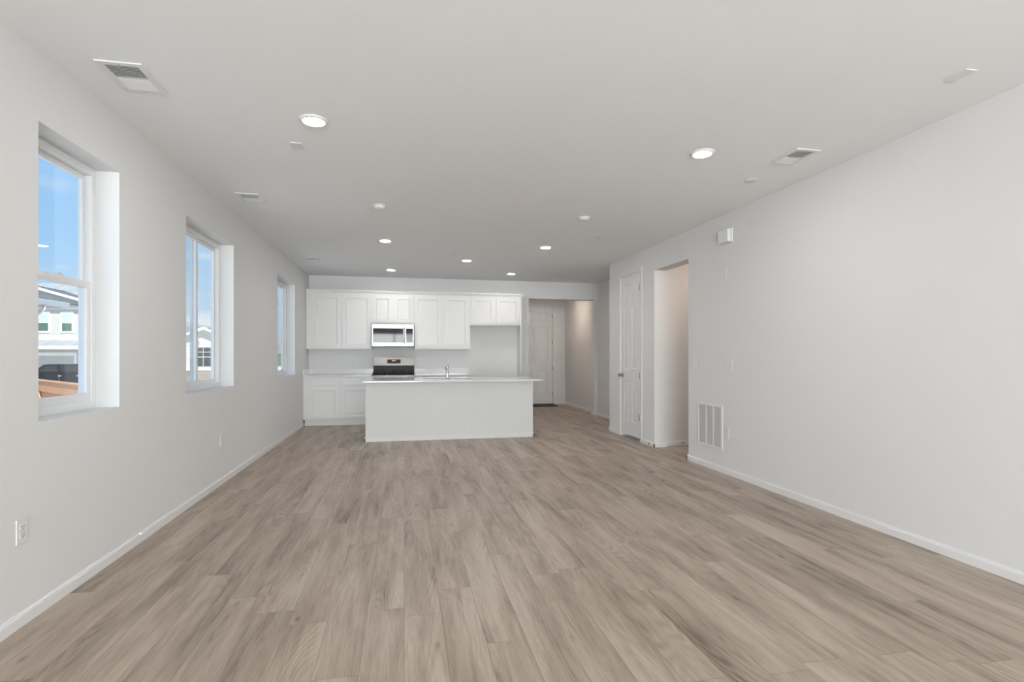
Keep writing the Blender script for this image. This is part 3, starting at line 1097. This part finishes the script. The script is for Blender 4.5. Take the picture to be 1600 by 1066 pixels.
plate((XR, 5.035, 0.437), '-X', 'white outlet low on right wall, just right of the return grille')

# return air grille
r = thing('return_air_grille', (XR, 5.355, 0.26), 'white rectangular return air grille with three louvered columns on right wall', 'vent')
gy0, gy1, gz0, gz1 = 5.108, 5.602, 0.235, 0.725
m = MB()
xa, xb = XR - 0.010, XR - 0.0005
m.box(xa, xb, gy0, gy1, gz0, gz0 + 0.032, 0.002)
m.box(xa, xb, gy0, gy1, gz1 - 0.032, gz1, 0.002)
m.box(xa, xb, gy0, gy0 + 0.032, gz0 + 0.032, gz1 - 0.032, 0.002)
m.box(xa, xb, gy1 - 0.032, gy1, gz0 + 0.032, gz1 - 0.032, 0.002)
for k in (1, 2):
    yy = gy0 + 0.032 + (gy1 - gy0 - 0.064) * k / 3
    m.box(xa + 0.001, xb, yy - 0.009, yy + 0.009, gz0 + 0.032, gz1 - 0.032)
m.build('grille_frame', 'plastic_white', r)
m = MB().box(XR - 0.0025, XR - 0.0005, gy0 + 0.034, gy1 - 0.034, gz0 + 0.034, gz1 - 0.034)
m.build('backing', 'vent_grey', r)
for c in range(3):
    ya = gy0 + 0.033 + (gy1 - gy0 - 0.064) * c / 3 + (0.009 if c else 0)
    yb_ = gy0 + 0.031 + (gy1 - gy0 - 0.064) * (c + 1) / 3 - (0.009 if c < 2 else 0)
    m = MB()
    nl = 32
    for k in range(nl):
        z = gz0 + 0.038 + (gz1 - gz0 - 0.076) * (k + 0.5) / nl
        m.box(XR - 0.008, XR - 0.003, ya, yb_, z - 0.0034, z + 0.0034)
    m.build('louvers', 'plastic_white', r)

# door chime box and small sensor on the right wall
r = thing('door_chime', (XR, 5.035, 2.515), 'white boxy door chime high on the right wall near ceiling', 'chime')
m = MB().box(XR - 0.055, XR - 0.012, 4.945, 5.125, 2.455, 2.595, 0.012)
m.build('cover', 'plastic_white', r)
m = MB().box(XR - 0.013, XR - 0.0005, 4.935, 5.135, 2.448, 2.600, 0.003)
m.build('base_plate', 'plastic_white', r)
r = thing('wall_sensor', (XR, 5.057, 2.13), 'thin pale upright sensor strip on right wall below the chime', 'sensor')
m = MB().box(XR - 0.004, XR - 0.0005, 5.045, 5.070, 2.07, 2.21, 0.001)
m.build('housing', 'wall_paint', r)
m = MB().box(XR - 0.0055, XR - 0.0038, 5.050, 5.065, 2.072, 2.082)
m.build('cap', 'plastic_white', r)

# door stops on baseboards
def stop(loc, axis, label):
    r = thing('door_stop', loc, label, 'door stop')
    m = MB().lathe([(0, 0), (0.011, 0), (0.011, 0.004), (0.004, 0.006), (0.004, 0.035), (0, 0.035)], loc, axis, 14)
    m.build('post', 'plastic_white', r)
    m = MB().lathe([(0.0, 0.0345), (0.0085, 0.0345), (0.0095, 0.043), (0.007, 0.048), (0, 0.048)], loc, axis, 14)
    m.build('bumper', 'rubber', r)
stop((XR - BT, 6.757, 0.042), '-X', 'small door stop on baseboard between pantry door and hallway opening')
stop((3.815, 6.79 - BT, 0.042), '-Y', 'small door stop on baseboard inside the hallway opening')

# ================================================================== ceiling fittings
def downlight(x, y_, label, mat='lamp_diffuser', grp='recessed ceiling lights'):
    r = thing('recessed_light', (x, y_, CEIL), label, 'ceiling light', grp)
    m = MB().lathe([(0.066, -0.0125), (0.070, -0.0140), (0.082, -0.012), (0.088, -0.006), (0.089, -0.0005), (0.066, -0.0005)], (x, y_, CEIL), 'Z', 40)
    m.build('trim_ring', 'plastic_white', r)
    m = MB().lathe([(0, -0.0170), (0.040, -0.0165), (0.060, -0.0150), (0.066, -0.0130), (0.066, -0.001), (0, -0.001)], (x, y_, CEIL), 'Z', 40)
    m.build('diffuser', mat, r)
    return r
l0 = downlight(-0.566, 3.560, 'large-looking round recessed light at left, nearest the camera')
for x, y_, lb in ((2.170, 3.560, 'round recessed light at right, beside the right ceiling register'),
                  (-0.240, 7.108, 'round recessed light left of centre, above the left end of the island'),
                  (1.930, 7.108, 'round recessed light right of centre, above the right end of the island'),
                  ):
    dup(l0, (x, y_, CEIL), lb)
k0 = downlight(0.969, 8.342, 'lone round recessed light between the two kitchen rows, above the sink', 'lamp_kitchen')
for x, y_, lb in ((-0.227, 9.535, 'round recessed light at left in the far row, in front of the microwave'),
                  (1.932, 9.535, 'round recessed light at right in the far row, before the refrigerator space')):
    dup(k0, (x, y_, CEIL), lb)
downlight(3.42, 11.75, 'warm recessed light on the foyer ceiling hidden behind the header', 'lamp_warm', 'warm lights in side rooms')
downlight(4.45, 6.25, 'warm recessed light on the side hallway ceiling', 'lamp_warm', 'warm lights in side rooms')

def detector(x, y_, label):
    r = thing('smoke_detector', (x, y_, CEIL), label, 'smoke detector', 'ceiling detectors')
    m = MB().lathe([(0, -0.034), (0.030, -0.034), (0.048, -0.030), (0.056, -0.022), (0.058, -0.012), (0, -0.012)], (x, y_, CEIL), 'Z', 32)
    m.build('cover', 'plastic_white', r)
    m = MB().lathe([(0, -0.0115), (0.066, -0.0115), (0.068, -0.006), (0.068, -0.0005), (0, -0.0005)], (x, y_, CEIL), 'Z', 32)
    m.build('base', 'plastic_white', r)
detector(-0.243, 5.475, 'round white smoke detector on the ceiling left of centre')
detector(1.926, 5.500, 'round white detector on the ceiling right of centre')

def sprinkler(x, y_, label, rad=0.042):
    m = MB().lathe([(0, -0.004), (rad * 0.9, -0.004), (rad, -0.002), (rad, -0.0003), (0, -0.0003)], (x, y_, CEIL), 'Z', 28)
    tag(m.build('sprinkler_cover', 'plastic_white'), label, 'sprinkler cover', 'flush round sprinkler covers on the ceiling')
sprinkler(-0.142, 7.903, 'small flush round ceiling cover between the two left kitchen lights')
sprinkler(2.424, 6.392, 'small flush round ceiling cover at right, near the pantry wall')
sprinkler(0.740, 7.951, 'small flush round ceiling cover just left of the lone centre light')
sprinkler(1.568, 8.022, 'small flush round ceiling cover just right of the lone centre light')
sprinkler(2.927, 4.039, 'flush round ceiling cover at right, beyond the right register', 0.055)
def cover_plate(x, y_, sx, sy, label):
    m = MB().box(x - sx / 2, x + sx / 2, y_ - sy / 2, y_ + sy / 2, CEIL - 0.006, CEIL - 0.0005, 0.002)
    tag(m.build('blank_cover_plate', 'plastic_white'), label, 'cover plate')
cover_plate(-0.752, 4.020, 0.080, 0.125, 'small white square blank plate on ceiling beyond the nearest left light')
cover_plate(2.918, 2.290, 0.075, 0.118, 'small white blank plate on ceiling at far right, near the camera')

def register(x0, x1, y0, y1, label, lite=False, flip=False):
    r = thing('ceiling_register', ((x0 + x1) / 2, (y0 + y1) / 2, CEIL), label, 'vent', 'ceiling air registers')
    z0, z1 = CEIL - 0.008, CEIL - 0.0005
    b = 0.032
    ym = (y0 + y1) / 2
    m = MB()
    m.box(x0, x1, y0, y0 + b, z0, z1, 0.002)
    m.box(x0, x1, y1 - b, y1, z0, z1, 0.002)
    m.box(x0, x0 + b, y0 + b, y1 - b, z0, z1, 0.002)
    m.box(x1 - b, x1, y0 + b, y1 - b, z0, z1, 0.002)
    m.box(x0 + b, x1 - b, ym - 0.006, ym + 0.006, z0 + 0.001, z1)
    m.build('register_frame', 'plastic_white', r)
    m = MB().box(x0 + b, x1 - b, y0 + b, y1 - b, CEIL - 0.0018, CEIL - 0.0005)
    m.build('duct_shadow_plate', 'vent_grey', r)
    for lo, hi, sgn in ((y0 + b, ym - 0.006, 1), (ym + 0.006, y1 - b, -1)):
        m = MB()
        nl = 8
        for k in range(nl):
            yy = lo + (hi - lo) * (k + 0.5) / nl
            m.box(x0 + b + 0.001, x1 - b - 0.001, yy - 0.0065, yy + 0.0065, CEIL - 0.0062, CEIL - 0.0052,
                  rot=Matrix.Rotation(math.radians(32) * sgn, 3, 'X'))
        m.build('louvers', 'plastic_white', r)
    for yy in (y0 + b / 2, y1 - b / 2):
        m = MB().lathe([(0, -0.0095), (0.003, -0.0095), (0.004, -0.0078), (0, -0.0078)], ((x0 + x1) / 2, yy, CEIL), 'Z', 10)
        m.build('screw', 'satin_nickel', r)
    return r
register(-1.545, -1.325, 3.045, 3.365, 'white rectangular ceiling register over the near left window, closest to camera')
register(-1.535, -1.325, 5.290, 5.590, 'white rectangular ceiling register over the middle left window')
register(-1.510, -1.310, 8.600, 8.900, 'white rectangular ceiling register over the farthest left window')
register(2.790, 2.990, 3.335, 3.650, 'white rectangular ceiling register on the right side of the ceiling')

# ================================================================== outdoors
GZ = -1.0
struct('ground', MB().box(-90, 40, -30, 110, GZ - 0.3, GZ), 'dirt')
tag(bpy.data.objects['ground'], 'tan bare ground outside beyond the windows', 'ground')

# -- cedar fence (runs diagonally across the side yard)
fa, fb = Vector((-6.2, 12.60, 0)), Vector((-13.0, 20.3, 0))
fd = (fb - fa).normalized(); fl = (fb - fa).length
rt = Matrix.Rotation(math.atan2(fd.y, fd.x), 3, 'Z')
r = thing('wooden_fence', (fa.x, fa.y, GZ), 'reddish brown cedar privacy fence outside the nearest window', 'fence')
def fbox(m, s0, s1, d0, d1, z0, z1):
    m.box(fa.x + s0, fa.x + s1, fa.y + d0, fa.y + d1, z0, z1, 0, rot=rt, piv=(fa.x, fa.y, 0))
FT = 0.60
m = MB(); fbox(m, 0, fl, -0.08, 0.08, FT - 0.035, FT); m.build('cap_rail', 'cedar', r)
m = MB()
for k in range(int(fl / 0.145)):
    fbox(m, k * 0.145, k * 0.145 + 0.139, -0.012, 0.012, GZ + 0.03, FT - 0.036)
m.build('pickets', 'cedar', r)
for z in (FT - 0.29, -0.25, -0.85):
    m = MB(); fbox(m, 0, fl, 0.0125, 0.052, z, z + (0.25 if z > 0 else 0.09)); m.build('rail', 'cedar', r)
for k in range(5):
    m = MB(); fbox(m, k * 2.4 + 0.6, k * 2.4 + 0.69, -0.103, -0.0125, GZ, FT - 0.036); m.build('post', 'cedar', r)
pc = fa + fd * 4.75
m = MB().box(pc.x - 0.55, pc.x + 0.55, pc.y + 0.0535, pc.y + 0.08, -0.01, 0.11, 0, rot=rt @ Matrix.Rotation(math.radians(-38), 3, 'Y'), piv=(pc.x, pc.y, 0.05))
m.build('brace', 'cedar', r)

# -- black pickup
TX, TY = -14.85, 28.7
r = thing('pickup_truck', (TX, TY, GZ), 'black pickup truck with covered bed parked beyond the fence', 'truck')
m = MB()
g = GZ
# side profile (x to the left is the nose)
body = [(-2.55, 0.45), (-2.55, 0.95), (-2.45, 1.34), (-1.75, 1.43), (-1.50, 1.45), (-0.15, 1.45), (0.0, 1.45), (3.0, 1.45), (3.0, 0.55), (2.7, 0.45)]
m.prism([(TX + a, g + b) for a, b in body], 'Y', TY - 0.95, TY + 0.95)
m.build('body', 'truck_black', r)
cab = [(-1.75, 1.44), (-1.30, 1.80), (-1.18, 1.83), (0.20, 1.83), (0.42, 1.44)]
m = MB().prism([(TX + a, g + b) for a, b in cab], 'Y', TY - 0.80, TY + 0.80)
cb = m.build('cab', 'truck_black', r)
for pts in ([(-1.55, 1.48), (-1.22, 1.765), (-0.72, 1.775), (-0.72, 1.48)], [(-0.64, 1.48), (-0.64, 1.775), (0.13, 1.775), (0.28, 1.48)]):
    m = MB().prism([(TX + a, g + b) for a, b in pts], 'Y', TY - 0.815, TY - 0.801)
    m.build('side_window', 'truck_glass', cb)
cap = [(0.46, 1.452), (0.52, 1.88), (0.60, 1.91), (2.80, 1.88), (2.98, 1.452)]
m = MB().prism([(TX + a, g + b) for a, b in cap], 'Y', TY - 0.88, TY + 0.88)
cp = m.build('bed_cap', 'truck_black', r)
m = MB().prism([(TX + a, g + b) for a, b in [(0.70, 1.56), (0.72, 1.80), (2.68, 1.78), (2.76, 1.56)]], 'Y', TY - 0.895, TY - 0.881)
m.build('cap_window', 'truck_glass', cp)
m = MB().box(TX - 0.62, TX - 0.48, TY - 0.975, TY - 0.951, g + 1.28, g + 1.32, 0.004)
m.build('door_handle', 'chrome', r)
m = MB().box(TX + 0.12, TX + 0.26, TY - 0.975, TY - 0.951, g + 1.28, g + 1.32, 0.004)
m.build('door_handle', 'chrome', r)
for x in (-1.65, 1.85):
    for yy in (TY - 0.96, TY + 0.72):
        m = MB().lathe([(0, 0), (0.22, 0), (0.38, 0.0), (0.40, 0.03), (0.40, 0.21), (0.38, 0.24), (0, 0.24)], (TX + x, yy, g + 0.40), 'Y', 28)
        wh = m.build('wheel', 'tire', r)
        m = MB().lathe([(0, -0.004), (0.20, -0.004), (0.23, 0.002), (0, 0.003)], (TX + x, yy - 0.001 if yy < TY else yy + 0.241, g + 0.40), 'Y', 20)
        m.build('hub', 'chrome', wh)

# -- grey two-storey house
HX0, HX1, HY = -31.0, -19.3, 38.0
r = thing('grey_house', ((HX0 + HX1) / 2, HY, GZ), 'grey two-storey house with lap siding and garage seen through the nearest window', 'house')
m = MB().box(HX0, HX1, HY, HY + 10, GZ, 4.30)
m.build('wall', 'siding_grey', r)
# street-side gable
px, pz = -22.6, 5.62
m = MB().prism([(px - 3.8, 4.28), (px + 3.8, 4.28), (px, pz - 0.16)], 'Y', HY - 0.1, HY + 4)
m.build('gable', 'soffit_grey', r)
m = MB()
m.prism([(px - 4.5, 4.12), (px - 4.5, 4.28), (px, pz), (px + 4.5, 4.28), (px + 4.5, 4.12), (px, pz - 0.16)], 'Y', HY - 0.55, HY + 5)
m.build('gable_roof', 'shingle', r)
m = MB()
m.prism([(px - 4.52, 4.10), (px - 4.52, 4.26), (px, pz - 0.01), (px + 4.52, 4.26), (px + 4.52, 4.10), (px, pz - 0.17)], 'Y', HY - 0.60, HY - 0.551)
m.build('rake_board', 'siding_trim', r)
m = MB().prism([(HY - 0.4, 4.30), (HY + 5, 6.3), (HY + 10.4, 4.30)], 'X', HX0 - 0.3, HX1 + 0.3)
m.build('main_roof', 'shingle_light', r)
m = MB().box(HX0, HX1, HY - 0.10, HY - 0.001, 4.12, 4.29)
m.build('frieze_board', 'siding_trim', r)
# porch / garage roof band
m = MB().prism([(HY - 1.5, 1.76), (HY, 2.22), (HY, 1.76)], 'X', HX0, HX1)
m.build('lower_roof', 'shingle_light', r)
m = MB().box(HX0, HX1, HY - 1.54, HY - 1.501, 1.60, 1.80)
m.build('fascia', 'siding_trim', r)
m = MB().box(HX0, HX1, HY - 0.06, HY - 0.001, 2.20, 2.34)
m.build('belly_band', 'siding_trim', r)
for x in (-21.96, -20.68, -25.2, -27.6):
    m = MB()
    m.box(x - 0.36, x + 0.36, HY - 0.05, HY - 0.001, 2.64, 3.97)
    wf = m.build('window', 'siding_trim', r)
    m = MB().box(x - 0.26, x + 0.26, HY - 0.06, HY - 0.051, 3.28, 3.85)
    m.build('upper_pane', 'house_glass_light', wf)
    m = MB().box(x - 0.26, x + 0.26, HY - 0.06, HY - 0.051, 2.75, 3.24)
    m.build('lower_pane', 'house_glass_dark', wf)
for x0, x1 in ((-25.4, -20.15),):
    m = MB()
    m.box(x0, x1, HY - 0.05, HY - 0.001, 1.21, 1.42)
    m.box(x0, x0 + 0.14, HY - 0.05, HY - 0.001, GZ, 1.21)
    m.box(x1 - 0.14, x1, HY - 0.05, HY - 0.001, GZ, 1.21)
    m.build('garage_trim', 'siding_trim', r)
    m = MB().box(x0 + 0.141, x1 - 0.141, HY - 0.03, HY - 0.001, GZ, 1.209)
    m.build('garage_door', 'garage_panel', r)

# -- neighbour's single-storey house with gutter: only its roof corner shows
r = thing('neighbor_house', (-13.0, 12.5, GZ), 'near neighbor roof corner with pale gutter seen at left of nearest window', 'house')
m = MB().box(-17.5, -10.45, 7.0, 16.2, GZ, 2.58)
m.build('wall', 'siding_grey', r)
m = MB().prism([(-9.55, 2.60), (-9.55, 2.74), (-13.9, 4.05), (-18.4, 2.74), (-18.4, 2.60)], 'Y', 6.5, 17.30)
m.build('roof', 'shingle', r)
m = MB().prism([(-9.54, 2.60), (-9.44, 2.62), (-9.40, 2.74), (-9.43, 2.755), (-9.54, 2.755)], 'Y', 6.5, 17.40)
gt = m.build('gutter', 'gutter_white', r)
m = MB().tube([(-9.50, 16.45, 2.62), (-9.50, 16.45, 2.50), (-9.62, 16.40, 2.36), (-10.1, 16.25, 2.22), (-10.38, 16.1, 2.12), (-10.40, 16.1, 1.9), (-10.40, 16.1, GZ + 0.1)], 0.045, 10)
m.build('downspout', 'gutter_white', gt)
m = MB().box(-9.56, -10.5, 7.0, 17.25, 2.585, 2.599)
m.build('soffit', 'soffit_grey', r)

# -- cream house seen through the middle window
r = thing('cream_house', (-13.3, 33, GZ), 'cream gabled house with paned window and stone base seen through the middle window', 'house')
cxp, hw = -11.95 + 0.85, 4.0
m = MB().prism([(-15.6, GZ), (-15.6, 2.0), (-13.0, 2.0), (-11.85, 2.0), (-11.85, 2.42), (-11.10, 2.72), (-10.65, 2.52), (-10.65, GZ)], 'Y', 33.0, 41)
m.build('wall', 'stucco_cream', r)
m = MB().prism([(-12.05, 2.44), (-12.05, 2.32), (-11.10, 2.70), (-10.45, 2.42), (-10.45, 2.54), (-11.10, 2.83)], 'Y', 32.6, 32.98)
m.build('rake_board', 'siding_trim', r)
m = MB().prism([(-15.9, 2.03), (-13.6, 2.62), (-11.9, 3.05), (-10.2, 2.75), (-10.64, 2.53), (-11.10, 2.84), (-12.04, 2.45), (-12.04, 2.01)], 'Y', 33.4, 41.4)
m.build('roof', 'shingle_light', r)
m = MB().box(-15.65, -10.60, 32.93, 32.999, GZ, 0.36)
m.build('stone_base', 'stone_veneer', r)
m = MB().box(-12.2, -10.62, 32.90, 32.999, 0.37, 0.50)
m.build('sill_band', 'siding_trim', r)
m = MB().box(-11.62, -10.76, 32.96, 32.999, 0.55, 1.72)
wf = m.build('window', 'siding_trim', r)
for i in range(2):
    for j in range(3):
        x0 = -11.58 + i * 0.40
        z0 = (0.60, 1.16, 1.44)[j]
        z1 = (1.12, 1.40, 1.68)[j]
        m = MB().box(x0, x0 + 0.37, 32.95, 32.959, z0, z1)
        m.build('pane', 'truck_glass', wf)

# -- distant pale house seen through the far window
r = thing('distant_house', (-11.5, 54, GZ), 'small pale distant house with low roof seen through the farthest window', 'house')
m = MB().box(-17, -6.5, 54, 60, GZ, 1.9)
m.build('wall', 'stucco_cream', r)
m = MB().prism([(-17.5, 1.9), (-12, 2.9), (-6.0, 1.9)], 'Y', 53.6, 60.4)
m.build('roof', 'shingle_light', r)
m = MB().box(-12.0, -10.6, 53.95, 53.999, 0.2, 1.4)
m.build('window', 'house_glass_dark', r)
